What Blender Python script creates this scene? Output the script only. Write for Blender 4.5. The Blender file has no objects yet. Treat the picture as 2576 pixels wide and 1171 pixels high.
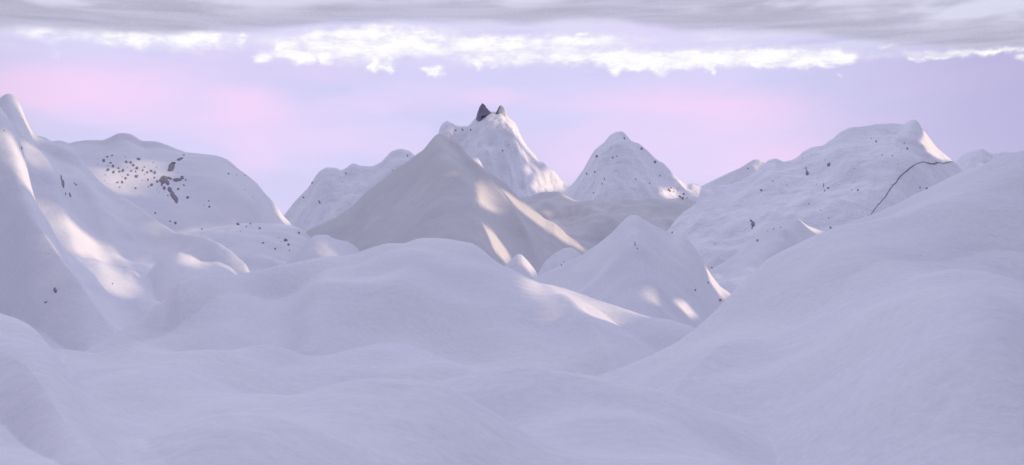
import bpy, math, random, sys
import numpy as np
from mathutils import Vector, Matrix

# ------------------------------------------------------------------ camera
scene = bpy.context.scene
F = 2527.0                      # focal length in the pixel unit of the survey lists below (2576 x 1171)
CX, CY = 1288.0, 585.5
cam_d = bpy.data.cameras.new("camera")
cam = bpy.data.objects.new("camera", cam_d)
scene.collection.objects.link(cam)
cam.location = (0, 0, 0)
cam.rotation_euler = (math.radians(90), 0, 0)
cam_d.sensor_width = 36.0
cam_d.lens = 36.0 * F / 2576.0
cam_d.clip_start = 0.5
cam_d.clip_end = 60000.0
scene.camera = cam

# ------------------------------------------------------------------ exposure
scene.view_settings.view_transform = 'Standard'
scene.view_settings.look = 'None'
scene.view_settings.exposure = 0.0
scene.view_settings.gamma = 1.0
scene.view_settings.use_curve_mapping = False

# ------------------------------------------------------------------ sun
S = Vector((1.0, -0.10, 0.33)).normalized()       # direction towards the sun
sun_d = bpy.data.lights.new("sun", 'SUN')
sun_d.energy = 2.7
sun_d.angle = math.radians(0.8)
sun_d.color = (1.0, 0.74, 0.47)
sun = bpy.data.objects.new("sun", sun_d)
sun.rotation_euler = S.to_track_quat('Z', 'Y').to_euler()
scene.collection.objects.link(sun)
SUN_EL = math.asin(S.z)
SUN_AZ = math.atan2(S.x, S.y)

# ------------------------------------------------------------------ world / sky
world = bpy.data.worlds.new("World")
scene.world = world
world.use_nodes = True
wt = world.node_tree
wt.nodes.clear()


class NG:
    def __init__(self, tree):
        self.t = tree

    def n(self, typ, **kw):
        nd = self.t.nodes.new(typ)
        for k, v in kw.items():
            setattr(nd, k, v)
        return nd

    def put(self, sock, v):
        if isinstance(v, bpy.types.NodeSocket):
            self.t.links.new(v, sock)
        elif v is not None:
            if isinstance(v, (tuple, list)) and len(v) == 3 and sock.type == 'RGBA':
                v = (*v, 1.0)
            sock.default_value = v

    def m(self, op, a, b=None, c=None, clamp=False):
        nd = self.n('ShaderNodeMath', operation=op, use_clamp=clamp)
        for i, v in enumerate((a, b, c)):
            if v is not None:
                self.put(nd.inputs[i], v)
        return nd.outputs[0]

    def step(self, v, a, b, to0=0.0, to1=1.0):
        nd = self.n('ShaderNodeMapRange', interpolation_type='SMOOTHSTEP')
        for i, x in enumerate((v, a, b, to0, to1)):
            self.put(nd.inputs[i], x)
        return nd.outputs[0]

    def vec(self, x, y, z):
        nd = self.n('ShaderNodeCombineXYZ')
        for i, v in enumerate((x, y, z)):
            self.put(nd.inputs[i], v)
        return nd.outputs[0]

    def v(self, op, a, b=None):
        nd = self.n('ShaderNodeVectorMath', operation=op)
        self.put(nd.inputs[0], a)
        if b is not None:
            self.put(nd.inputs[1], b)
        return nd.outputs[1] if op in ('LENGTH', 'DISTANCE', 'DOT_PRODUCT') else nd.outputs[0]

    def noise(self, vec, scale=1.0, detail=3.0, rough=0.5, dist=0.0):
        nd = self.n('ShaderNodeTexNoise')
        self.put(nd.inputs['Vector'], vec)
        nd.inputs['Scale'].default_value = scale
        nd.inputs['Detail'].default_value = detail
        nd.inputs['Roughness'].default_value = rough
        nd.inputs['Distortion'].default_value = dist
        return nd.outputs[0]

    def mix(self, f, a, b, blend='MIX'):
        nd = self.n('ShaderNodeMix', data_type='RGBA', blend_type=blend)
        self.put(nd.inputs[0], f)
        self.put(nd.inputs[6], a)
        self.put(nd.inputs[7], b)
        return nd.outputs[2]


def sky_uv(x, y):
    """survey position -> azimuth / elevation (both times F)"""
    u = (x - CX) / F
    e = (CY - y) / F
    az = math.atan(u)
    el = math.atan(e * math.cos(az))
    return az * F, el * F


g = NG(wt)
tc = g.n('ShaderNodeTexCoord')
sep = g.n('ShaderNodeSeparateXYZ')
wt.links.new(tc.outputs['Generated'], sep.inputs[0])
U = g.m('MULTIPLY', g.m('ARCTAN2', sep.outputs[0], sep.outputs[1]), F)
V = g.m('MULTIPLY', g.m('ARCSINE', sep.outputs[2]), F)
P0 = g.vec(U, V, 0.0)

nish = g.n('ShaderNodeTexSky', sky_type='NISHITA')
nish.sun_disc = False
nish.sun_elevation = SUN_EL
nish.sun_rotation = SUN_AZ
nish.altitude = 1500
sky_n = g.mix(1.0, nish.outputs[0], (0.10, 0.10, 0.10), 'MULTIPLY')

# lavender air with blue and pink veils
nb = g.noise(g.v('MULTIPLY', P0, (1 / 520.0, 1 / 150.0, 0)), 1.0, 4.0, 0.5, 0.4)
np_ = g.noise(g.v('MULTIPLY', g.v('ADD', P0, (900., 333., 0)), (1 / 700.0, 1 / 95.0, 0)), 1.0, 4.0, 0.5, 0.3)
air = g.mix(g.step(nb, 0.40, 0.62), (0.755, 0.69, 0.995), (0.685, 0.655, 0.958))
pink_blobs = [(300, 190, 380, 50, .35), (700, 330, 260, 60, .3), (1500, 380, 400, 60, .25), (350, 300, 420, 60, .35), (1700, 330, 500, 70, .45), (1900, 430, 300, 40, .4), (1100, 260, 500, 40, .2), (230, 235, 330, 55, .75), (60, 215, 160, 60, .55), (620, 260, 120, 60, .7), (640, 400, 90, 60, .55), (860, 190, 200, 30, .25),
              (1640, 250, 260, 50, .7), (1900, 270, 220, 60, .6), (2000, 395, 200, 60, .6), (1250, 240, 120, 30, .3), (1480, 430, 200, 50, .45)]
W1 = g.noise(g.v('MULTIPLY', P0, (1 / 160.0, 1 / 70.0, 0)), 1.0, 3.0, 0.55)
W2 = g.noise(g.v('MULTIPLY', g.v('ADD', P0, (4000., 0., 50.)), (1 / 160.0, 1 / 70.0, 0)), 1.0, 3.0, 0.55)
PW = g.v('ADD', P0, g.vec(g.m('MULTIPLY', g.m('SUBTRACT', W1, 0.5), 120.0), g.m('MULTIPLY', g.m('SUBTRACT', W2, 0.5), 60.0), 0.0))


def blobs(pos, lst, inner=0.25, grow_y=1.0):
    acc = None
    for (x, y, rx, ry, k) in lst:
        a, b = sky_uv(x, y)
        d = g.v('LENGTH', g.v('MULTIPLY', g.v('SUBTRACT', pos, (a, b, 0.0)), (1.0 / rx, 1.0 / (ry * grow_y), 0.0)))
        s = g.step(d, 1.25, inner, 0.0, k)
        acc = s if acc is None else g.m('ADD', acc, s)
    return acc


pk = g.m('ADD', blobs(PW, pink_blobs, 0.0), g.m('MULTIPLY', g.m('SUBTRACT', np_, 0.5), 1.1))
air = g.mix(g.m('MINIMUM', g.m('MAXIMUM', pk, 0.0), 1.0), air, (0.96, 0.70, 1.0))
# the right of the sky is duskier, a touch at the far left as well
air = g.mix(g.step(U, 500.0, 1300.0, 0.0, 0.82), air, (0.47, 0.43, 0.70))
air = g.mix(g.step(U, -950.0, -1350.0, 0.0, 0.45), air, (0.60, 0.52, 0.72))

# white puffs under the cloud deck
puffs = [(180, 84, 200, 16, .28), (540, 92, 160, 22, .35), (2450, 132, 200, 14, .4), (300, 92, 320, 26, .45), (820, 112, 230, 42, .55), (1060, 100, 220, 40, .6), (1330, 120, 230, 36, .55), (1500, 105, 260, 26, .5), (1700, 150, 460, 26, .6),
         (1950, 140, 260, 30, .5), (2330, 135, 330, 14, .35), (900, 140, 120, 30, .45), (480, 120, 120, 22, .3), (1230, 150, 160, 22, .4), (120, 92, 60, 22, .40), (20, 60, 40, 40, .35), (345, 100, 28, 24, .8), (290, 98, 40, 18, .55), (400, 92, 40, 18, .5), (480, 95, 45, 20, .6),
         (525, 98, 36, 20, 1.0), (610, 98, 11, 18, .9), (660, 148, 28, 18, 1.2), (715, 122, 42, 24, 1.1), (760, 145, 40, 20, 1.1),
         (800, 100, 46, 28, .8), (817, 152, 21, 18, 1.3), (890, 95, 62, 28, 1.0), (960, 92, 60, 26, 1.1), (1050, 96, 60, 26, 1.2),
         (1010, 120, 170, 26, .55), (940, 166, 17, 18, 1.2), (977, 168, 26, 20, 1.3), (1093, 180, 36, 14, 1.3), (1060, 178, 18, 9, .6),
         (1204, 166, 13, 14, .5), (1245, 168, 10, 10, .4), (1250, 108, 110, 18, .9), (1240, 140, 180, 30, .30), (1460, 98, 80, 12, .6), (1480, 146, 130, 13, 1.0),
         (1590, 148, 80, 24, 1.2), (1545, 178, 22, 18, 1.0), (1600, 168, 90, 14, .6), (1665, 168, 28, 22, 1.1), (1720, 150, 90, 22, 1.2), (1790, 168, 15, 20, 1.3),
         (1880, 148, 110, 18, 1.1), (1800, 98, 70, 12, .4), (2060, 150, 85, 20, 1.3), (1990, 160, 80, 14, .7), (2130, 152, 40, 13, .6), (2235, 112, 30, 8, .6),
         (2340, 149, 60, 6, .45), (2290, 146, 20, 5, .4), (2545, 128, 50, 7, .8), (2570, 145, 22, 10, .9), (2110, 192, 6, 9, .5), (135, 135, 12, 16, .35), (2460, 130, 60, 6, .5)]
W3 = g.noise(g.v('MULTIPLY', P0, (1 / 34.0, 1 / 26.0, 0)), 1.0, 3.0, 0.5)
W4 = g.noise(g.v('MULTIPLY', g.v('ADD', P0, (777., 99., 0)), (1 / 34.0, 1 / 26.0, 0)), 1.0, 3.0, 0.5)
PV = g.v('ADD', P0, g.vec(g.m('MULTIPLY', g.m('SUBTRACT', W3, 0.5), 58.0), g.m('MULTIPLY', g.m('SUBTRACT', W4, 0.5), 30.0), 0.0))
pf = blobs(PV, puffs, 0.0, 1.2)
pn = g.noise(g.v('MULTIPLY', P0, (1 / 55.0, 1 / 30.0, 0)), 1.0, 4.0, 0.6)
pf = g.m('MULTIPLY', pf, g.step(pn, 0.25, 0.60, 0.55, 1.35))
# soft veil between the puffs and the deck
veil_n = g.noise(g.v('MULTIPLY', P0, (1 / 260.0, 1 / 34.0, 0)), 1.0, 4.0, 0.55, 0.3)
veil = g.m('MULTIPLY', g.m('MULTIPLY', g.step(V, 395.0, 455.0), g.step(veil_n, 0.30, 0.62)), 0.62)
col = g.mix(veil, air, (0.80, 0.79, 0.97))
pc = g.noise(g.v('MULTIPLY', g.v('ADD', P0, (55., 222., 0)), (1 / 70.0, 1 / 22.0, 0)), 1.0, 5.0, 0.6)
pcol = g.mix(g.step(pc, 0.32, 0.56), (0.87, 0.85, 0.99), (1.10, 1.06, 1.06))
col = g.mix(g.m('MULTIPLY', g.step(pf, 0.05, 1.45), 0.97), col, pcol)


def fcurve(sock, pts, lo, hi, vlo, vhi):
    """piecewise curve of a value: pts in real units"""
    t = g.n('ShaderNodeMapRange')
    g.put(t.inputs[0], sock)
    t.inputs[1].default_value = lo
    t.inputs[2].default_value = hi
    fc = g.n('ShaderNodeFloatCurve')
    c = fc.mapping.curves[0]
    nrm = [((a - lo) / (hi - lo), (b - vlo) / (vhi - vlo)) for a, b in pts]
    c.points[0].location = nrm[0]
    c.points[1].location = nrm[-1]
    for q in nrm[1:-1]:
        c.points.new(*q)
    fc.mapping.update()
    wt.links.new(t.outputs[0], fc.inputs['Value'])
    return g.m('ADD', g.m('MULTIPLY', fc.outputs[0], vhi - vlo), vlo)


# grey cloud deck overhead
deck_pts = [(-200, 75), (60, 68), (200, 76), (520, 76), (700, 70), (900, 52), (1100, 52), (1300, 60), (1500, 46), (1640, 60), (1760, 74), (2000, 76),
            (2130, 92), (2300, 112), (2576, 118), (2800, 120)]
dp = [(sky_uv(x, y)) for x, y in deck_pts]
lo, hi = dp[0][0] - 1, dp[-1][0] + 1
edge = fcurve(U, [(lo, dp[0][1])] + dp[1:-1] + [(hi, dp[-1][1])], lo, hi, 300.0, 600.0)
wob = g.noise(g.v('MULTIPLY', P0, (1 / 190.0, 1 / 60.0, 0)), 1.0, 3.0, 0.5)
over = g.m('SUBTRACT', g.m('ADD', V, g.m('MULTIPLY', g.m('SUBTRACT', wob, 0.5), 26.0)), g.m('SUBTRACT', edge, 9.0))
deck = g.step(over, -5.0, 20.0)
st = g.noise(g.v('MULTIPLY', P0, (1 / 420.0, 1 / 26.0, 0)), 1.0, 4.0, 0.55, 0.5)
st2 = g.noise(g.v('MULTIPLY', g.v('ADD', P0, (0., 900., 0)), (1 / 240.0, 1 / 60.0, 0)), 1.0, 3.0, 0.5, 0.2)
gr_ = g.noise(g.v('MULTIPLY', P0, (1 / 9.0, 1 / 6.0, 0)), 1.0, 4.0, 0.75)
deck_c = g.mix(g.step(g.m('ADD', st, g.m('MULTIPLY', g.m('SUBTRACT', gr_, 0.5), 0.30)), 0.28, 0.74), (0.475, 0.455, 0.595), (0.60, 0.585, 0.76))
lift = g.m('MULTIPLY', g.step(over, 35.0, 70.0), g.step(st2, 0.42, 0.62))
deck_c = g.mix(g.m('MULTIPLY', lift, 0.75), deck_c, (0.80, 0.79, 0.98))
# the unseen zenith, brightened to light the tops of the snow
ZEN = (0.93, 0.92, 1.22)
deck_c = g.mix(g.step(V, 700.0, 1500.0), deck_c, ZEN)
# low sky outside the view: warmer towards the sun, neutral behind
air_c = g.mix(g.step(g.m('ABSOLUTE', U), 1900.0, 3200.0), col, (0.27, 0.25, 0.32))
col = g.mix(g.step(g.m('ABSOLUTE', g.m('SUBTRACT', U, 4200.0)), 1900.0, 600.0), air_c, (0.62, 0.52, 0.52))
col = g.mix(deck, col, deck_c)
# under the horizon: the light of snow fields further out
col = g.mix(g.step(V, -60.0, -300.0), col, (0.40, 0.42, 0.62))
# unseen sky behind the camera, darkened to shade slopes that face it
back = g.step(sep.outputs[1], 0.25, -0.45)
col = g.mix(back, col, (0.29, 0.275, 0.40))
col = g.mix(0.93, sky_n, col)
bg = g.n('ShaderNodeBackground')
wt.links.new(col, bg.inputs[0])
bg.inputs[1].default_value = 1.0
wo = g.n('ShaderNodeOutputWorld')
wt.links.new(bg.outputs[0], wo.inputs[0])
world.cycles.sampling_method = 'MANUAL'
world.cycles.sample_map_resolution = 512

# ------------------------------------------------------------------ helpers
random.seed(7)
rng = np.random.RandomState(11)
_perm = rng.permutation(1024)
_ang = rng.rand(1024) * 2 * np.pi
_gx, _gy = np.cos(_ang), np.sin(_ang)


def perlin(x, y):
    xi = np.floor(x).astype(np.int64)
    yi = np.floor(y).astype(np.int64)
    xf = x - xi
    yf = y - yi
    sx = xf * xf * xf * (xf * (xf * 6 - 15) + 10)
    sy = yf * yf * yf * (yf * (yf * 6 - 15) + 10)

    def gr(ix, iy, dx, dy):
        h = _perm[(ix + _perm[iy & 1023]) & 1023]
        return _gx[h] * dx + _gy[h] * dy
    a = gr(xi, yi, xf, yf)
    b = gr(xi + 1, yi, xf - 1, yf)
    c = gr(xi, yi + 1, xf, yf - 1)
    d = gr(xi + 1, yi + 1, xf - 1, yf - 1)
    return ((a + (b - a) * sx) * (1 - sy) + (c + (d - c) * sx) * sy) * 1.5


def fbm(x, y, octv=3, gain=0.5):
    s = 0
    a = 1.0
    for i in range(octv):
        s = s + a * perlin(x + 31.7 * i, y - 17.3 * i)
        x = x * 2.03
        y = y * 2.03
        a *= gain
    return s


def fbmr(x, y, octv=3):
    """sharp crested noise, 0..1"""
    s = 0
    a = 1.0
    for i in range(octv):
        s = s + a * (1 - np.abs(perlin(x + 11.3 * i, y + 7.9 * i)) * 1.6)
        x = x * 2.1
        y = y * 2.1
        a *= 0.45
    return s


# ------------------------------------------------------------------ terrain grid: u = X / Y, depth Y
NC, NR = 1300, 1350
UH = 0.56
u_in = np.linspace(-UH, UH, NC)
side = UH + np.cumsum(np.linspace((2 * UH / NC), 0.022, 90))
u = np.concatenate([-side[::-1], u_in, side])
Yr = np.exp(np.linspace(math.log(9.0), math.log(4300.0), NR))
xs = CX + F * u                                        # survey column of each grid column
YY = Yr[:, None]
XX = u[None, :] * YY
Z = None
OWN = np.zeros((NR, len(u)), dtype=np.int16)
LAYERS = []
du0 = 2 * UH / NC


def gblur(a, sig_cols):
    if sig_cols < 0.4:
        return a.copy()
    rad = int(min(3 * sig_cols + 1, 500))
    k = np.exp(-0.5 * (np.arange(-rad, rad + 1) / sig_cols) ** 2)
    k /= k.sum()
    return np.convolve(np.pad(a, rad, mode='edge'), k, mode='valid')


def layer(meta, pts, Y0, s1=0.5, s2=0.3, L=200., back=0.6, rnd=6.0, soft=1.5, kb=0.25,
          amp=0.0, scale=80., octv=3, ridged=0.0, dd=60., crest=0.0, k=0.003, spurs=(), drop=1.0, slant=0.0, cap=None):
    """one rise of the ground: pts = its skyline (survey columns, rows), Y0 its depth"""
    global Z, OWN
    p = np.array(sorted(pts), dtype=float)
    y_sky = np.interp(xs, p[:, 0], p[:, 1])
    lft = xs < p[0, 0]
    rgt = xs > p[-1, 0]
    y_sky[lft] = p[0, 1] + (p[0, 0] - xs[lft]) * (drop if np.isscalar(drop) else drop[0])
    y_sky[rgt] = p[-1, 1] + (xs[rgt] - p[-1, 0]) * (drop if np.isscalar(drop) else drop[1])
    e = (CY - y_sky) / F
    if np.isscalar(Y0):
        y0 = np.full(len(u), float(Y0))
    else:
        q = np.array(Y0, dtype=float)
        y0 = gblur(np.interp(xs, q[:, 0], q[:, 1]), 25)
    e = gblur(e, soft)
    e = np.maximum(e, -0.45)
    zr = e * y0
    D = y0[None, :] - YY                               # > 0 in front of the crest
    A = np.abs(D)
    # crest line spreads with the distance from it
    sigs = [0, 3, 8, 18, 40, 90, 180]
    bl = np.stack([gblur(zr, s) for s in sigs])
    sig = kb * A * A / (A + 30.0) / (YY * du0)
    sig = np.clip(sig, 0, sigs[-1] - 1e-3)
    idx = np.searchsorted(np.array(sigs), sig, side='right') - 1
    sa = np.array(sigs, dtype=float)
    t = (sig - sa[idx]) / (sa[idx + 1] - sa[idx])
    cols = np.broadcast_to(np.arange(len(u))[None, :], A.shape)
    if slant:
        cols = np.clip(cols + (slant * np.maximum(D, 0) / (YY * du0)).astype(int), 0, len(u) - 1)
    B = bl[idx, cols] * (1 - t) + bl[idx + 1, cols] * t
    front = s2 * A + (s1 - s2) * L * (1 - np.exp(-A / L))
    rr = (np.sqrt(A * A + rnd * rnd) - rnd) / np.maximum(A, 1e-6)
    fr = np.where(D > 0, front, back * A) * rr
    z = B - fr
    if amp:
        n = fbm(XX / scale + 3.1 * len(LAYERS), YY / scale * 0.8, octv)
        if ridged:
            n = n * (1 - ridged) + (fbmr(XX / scale, YY / scale * 0.6 + 5 * len(LAYERS), octv) - 1.0) * ridged
        z = z + amp * n * (crest + (1 - crest) * (1 - np.exp(-A / dd)))
        if amp >= 14:                                  # small lumps and ribs of the high faces
            fs_ = scale * 0.34
            z = z + amp * 0.17 * (fbmr(XX / fs_ + 7.7, YY / fs_ * 0.7, 2) - 0.8) * (.10 + .90 * (1 - np.exp(-A / 35.0)))
    for (path, a, w) in spurs:                         # path: (column, metres in front of the crest)
        q = np.array(path, dtype=float)
        xc = np.interp(np.maximum(D, 0), q[:, 1], q[:, 0])
        off = (xs[None, :] - xc) / F * YY
        ramp = abs(a) * 3.0 / max(s1, .15, .5 * (s1 + s2)) if a > 0 else 18.0
        env = np.clip(D / ramp, 0, 1) ** 1.3 * np.clip((q[-1, 1] + 60 - D) / 120.0, 0, 1)
        tt_ = off / w
        if a < 0:
            z = z + a * env * np.exp(-1.6 * tt_ * tt_)
        else:
            z = z + a * env * np.exp(-2.0 * (np.sqrt(tt_ * tt_ + .03) - .173))
    if cap is not None:
        z = np.minimum(z, cap)
    idn = len(LAYERS)
    LAYERS.append(meta)
    if Z is None:
        Z = z
        OWN[:] = idn
        return
    OWN[z > Z] = idn
    kk = k * YY
    h = np.maximum(kk - np.abs(z - Z), 0) / kk
    Z = np.maximum(Z, z) + h * h * kk * 0.25


# floor
Z = np.full((NR, len(u)), -160.0)
LAYERS.append(('ground', 'snow covered low ground between the hills', 'ground'))

layer(('mountain', 'far snowy ridge stepping up behind the left flank of the smooth pyramid peak', 'mountain'),
      [(640, 640), (700, 560), (722, 530), (745, 503), (775, 473), (790, 450), (800, 434), (820, 421), (845, 421), (858, 429), (868, 424), (888, 409),
       (905, 415), (935, 417), (955, 410), (968, 398), (985, 380), (1010, 373), (1030, 379), (1048, 395), (1075, 420), (1110, 440), (1160, 470), (1250, 560)],
      2700, s1=.55, s2=.5, kb=.22, amp=26, scale=110, octv=4, ridged=.5, crest=.05, dd=95, rnd=8, soft=1.6)
layer(('mountain', 'distant low white shoulder on the horizon left of the broad right massif', 'mountain'),
      [(1600, 560), (1700, 500), (1783, 460), (1823, 440), (1863, 423), (1883, 410), (1898, 402), (1912, 404), (1925, 411), (1960, 430), (2050, 470), (2150, 540)],
      2900, s1=.5, s2=.45, amp=16, scale=90, ridged=.4, crest=.06, soft=1.2)
layer(('mountain', 'distant ridge at the right edge behind the near snow slope', 'mountain'),
      [(2350, 450), (2402, 408), (2422, 390), (2447, 378), (2458, 377), (2470, 372), (2480, 377), (2497, 386), (2519, 381), (2576, 381), (2650, 372), (2800, 350), (3100, 420)],
      2500, s1=.5, s2=.4, amp=16, scale=90, ridged=.5, crest=.12, soft=1.2)
layer(('mountain', 'highest far peak crowned by a dark rock horn, sunlit on its right ribs', 'mountain'),
      [(1040, 560), (1085, 400), (1097, 360), (1103, 330), (1110, 312), (1124, 302), (1138, 309), (1153, 317), (1178, 317), (1186, 308), (1194, 298), (1204, 292),
       (1220, 289), (1233, 281), (1245, 281), (1256, 283), (1268, 286), (1276, 293), (1288, 301), (1296, 309), (1303, 322), (1307, 335), (1313, 347),
       (1328, 371), (1346, 389), (1356, 404), (1367, 408), (1381, 424), (1390, 427), (1401, 436), (1415, 457), (1431, 464), (1460, 490), (1520, 560)],
      2550, s1=.75, s2=.6, L=160, kb=.2, amp=38, scale=110, octv=4, ridged=.65, crest=.03, dd=95, rnd=4, soft=1.0,
      spurs=[([(1245, 0), (1300, 120), (1350, 330)], 26, 38), ([(1268, 0), (1335, 150), (1400, 330)], 20, 26), ([(1215, 0), (1225, 330)], 12, 40)], drop=3)
layer(('mountain', 'rounded snow peak with a knobbed top right of the highest far peak', 'mountain'),
      [(1360, 560), (1395, 505), (1418, 483), (1448, 453), (1468, 425), (1485, 395), (1496, 377), (1520, 358), (1533, 341), (1550, 331), (1566, 330), (1576, 340),
       (1586, 354), (1608, 363), (1630, 381), (1648, 399), (1670, 412), (1688, 432), (1708, 452), (1728, 464), (1742, 461), (1756, 463), (1766, 473), (1775, 490), (1800, 530)],
      1900, s1=.5, s2=.42, L=150, kb=.25, amp=16, scale=75, octv=4, ridged=.25, crest=.05, dd=50, rnd=3, soft=1.0,
      spurs=[([(1570, 0), (1625, 110), (1640, 260)], 16, 60), ([(1700, 0), (1725, 100)], 6, 16)], drop=2)
layer(('mountain', 'sunlit low snow hummock just behind the right edge of the smooth pyramid peak', 'mountain'),
      [(1150, 440), (1175, 408), (1188, 396), (1198, 395), (1207, 402), (1218, 424), (1240, 470)], 1650, s1=.6, s2=.5, soft=1, rnd=4, drop=3)
layer(('hill', 'soft snow saddle below the knobbed peak, right of the smooth pyramid', 'hill'),
      [(1230, 520), (1290, 500), (1315, 494), (1340, 492), (1356, 484), (1383, 482), (1408, 484), (1428, 494), (1445, 503), (1480, 502), (1520, 506), (1570, 504),
       (1620, 508), (1675, 504), (1722, 504), (1740, 507), (1758, 512), (1800, 540)],
      1560, s1=.28, s2=.3, L=100, back=.4, amp=11, scale=70, octv=3, crest=.08, dd=30, rnd=14, k=.004,
      spurs=[([(1390, 0), (1480, 120), (1600, 240)], 12, 50)])
layer(('mountain', 'broad right massif with a small pointed summit and a long dark crack', 'mountain'),
      [(1560, 700), (1640, 625), (1681, 578), (1698, 555), (1718, 535), (1750, 514), (1758, 492), (1766, 470), (1783, 463), (1808, 466), (1833, 464), (1860, 456), (1883, 444),
       (1908, 424), (1932, 404), (1950, 399), (1972, 408), (1987, 405), (2004, 398), (2022, 381), (2042, 371), (2069, 366), (2095, 348), (2117, 330),
       (2140, 320), (2177, 317), (2202, 312), (2242, 309), (2274, 312), (2289, 302), (2301, 299), (2310, 305), (2319, 322), (2337, 345), (2357, 371),
       (2382, 393), (2400, 407), (2415, 424), (2470, 470), (2576, 560)],
      [(1600, 1250), (1800, 1350), (2300, 1500), (2600, 1500)], s1=.42, s2=.3, L=160, kb=.25, amp=14, scale=120, octv=4, crest=.02, dd=80, rnd=4, soft=1.0,
      spurs=[([(2290, 0), (2330, 120), (2250, 350)], 14, 70), ([(1945, 0), (1900, 350)], 10, 60)], drop=(1.2, 1.5))
layer(('mountain', 'broad snow dome on the left, peppered with dark round rocks', 'mountain'),
      [(-400, 420), (-100, 380), (60, 352), (95, 343), (115, 348), (130, 358), (150, 354), (165, 358), (174, 362), (190, 356), (220, 352), (260, 351), (278, 343), (295, 334), (312, 332), (330, 335),
       (355, 352), (395, 355), (420, 364), (445, 375), (470, 384), (500, 387), (548, 394), (572, 403), (600, 427), (625, 444), (644, 459), (666, 486), (689, 509), (702, 527),
       (712, 543), (727, 556), (737, 571), (760, 600), (800, 650), (850, 700)],
      1350, s1=.30, s2=.34, L=200, kb=.3, amp=7, scale=120, octv=2, crest=.02, dd=90, rnd=22, soft=1.4,
      spurs=[([(330, 0), (320, 300)], -10, 90), ([(560, 0), (600, 300)], 16, 90)], drop=(.3, 2))
layer(('hill', 'rounded ledge at the foot of the left dome, bright at its right tip', 'hill'),
      [(380, 640), (430, 590), (480, 578), (540, 572), (600, 563), (660, 562), (700, 563), (735, 568), (751, 573), (769, 586), (784, 604), (801, 609), (819, 625), (831, 644), (845, 672)],
      1060, s1=.18, s2=.26, L=80, back=.7, amp=7, scale=60, octv=3, crest=.06, rnd=12, k=.005, soft=1.3, drop=(1, 2.5),
      spurs=[([(790, 0), (740, 120)], 6, 40)])
layer(('mountain', 'smooth grey pyramid shaped snow peak in the middle', 'mountain'),
      [(690, 640), (740, 603), (774, 580), (807, 565), (844, 548), (879, 525), (897, 508), (919, 484), (951, 459), (969, 447), (1001, 419), (1019, 411), (1044, 391),
       (1064, 378), (1079, 359), (1094, 341), (1103, 335), (1116, 337), (1127, 347), (1139, 349), (1157, 360), (1172, 382), (1187, 398), (1219, 424), (1244, 440),
       (1269, 458), (1288, 478), (1303, 494), (1328, 513), (1350, 533), (1371, 551), (1396, 561), (1413, 576), (1428, 593), (1450, 606), (1474, 627), (1500, 655), (1560, 720)],
      1180, s1=.50, s2=.36, L=120, kb=.09, amp=5, scale=90, octv=3, crest=.02, dd=70, rnd=2, soft=.8,
      spurs=[([(1108, 0), (1150, 100), (1200, 200), (1260, 330)], 26, 55), ([(1210, 0), (1270, 60), (1380, 170)], 14, 22), ([(1150, 0), (1262, 130), (1340, 330)], -8, 30)], drop=1.2)
layer(('hill', 'low twin mound tucked between the left dome ledge and the pyramid peak', 'hill'),
      [(720, 660), (782, 597), (799, 590), (824, 590), (837, 599), (852, 603), (876, 608), (894, 620), (905, 632), (940, 670)], 900, s1=.3, s2=.3, rnd=8, soft=1.2, amp=3, scale=30, drop=2)
layer(('hill', 'lobe of snow at the front of the right massif with a bright right rim', 'hill'),
      [(1720, 730), (1760, 698), (1782, 681), (1829, 656), (1858, 635), (1886, 610), (1905, 582), (1922, 563), (1962, 554), (2009, 552), (2028, 567), (2056, 578), (2083, 584), (2130, 605), (2200, 650)],
      [(1760, 720), (2100, 950)], s1=.28, s2=.25, L=60, rnd=6, amp=6, scale=55, crest=.05, soft=1.2, k=.002,
      spurs=[([(2000, 0), (1950, 150)], 6, 30)], drop=1)
layer(('mountain', 'tall near left mountain with a blunt pointed top, streaked by sun', 'mountain'),
      [(-500, 420), (-160, 330), (-60, 280), (0, 248), (10, 240), (20, 236), (32, 239), (46, 253), (57, 275), (70, 302), (82, 329), (95, 344), (120, 354), (150, 366), (174, 377), (200, 393), (217, 415), (237, 440), (262, 465),
       (290, 484), (330, 508), (370, 535), (400, 560), (440, 585), (475, 591), (520, 598), (550, 610), (580, 629), (600, 647), (620, 664), (634, 694), (660, 760)],
      [(0, 820), (300, 800), (640, 640)], s1=.55, s2=.34, L=100, kb=.2, amp=7, scale=70, octv=3, crest=.02, dd=50, rnd=6, soft=1.4,
      spurs=[([(45, 0), (120, 90), (210, 200)], 12, 30), ([(110, 0), (210, 90), (330, 220)], -8, 30), ([(150, 0), (290, 120), (420, 200)], 12, 40)], drop=(.5, 3), k=.003)
layer(('hill', 'small sun touched snow lobe at the foot of the left mountain', 'hill'),
      [(360, 700), (400, 654), (430, 640), (452, 634), (480, 642), (505, 658), (525, 661), (550, 659), (575, 670), (595, 686), (620, 715)], 560, s1=.22, s2=.2, rnd=5, soft=1.4, k=.006, drop=2)
layer(('hill', 'snow ledge ending in a sharp lit lip below the left mountain', 'hill'),
      [(100, 640), (150, 620), (175, 636), (200, 648), (225, 650), (250, 654), (275, 665), (300, 672), (313, 675), (321, 672), (350, 690), (380, 702), (420, 718), (470, 760)],
      540, s1=.2, s2=.24, rnd=3, soft=1.0, k=.003, drop=2)
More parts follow.
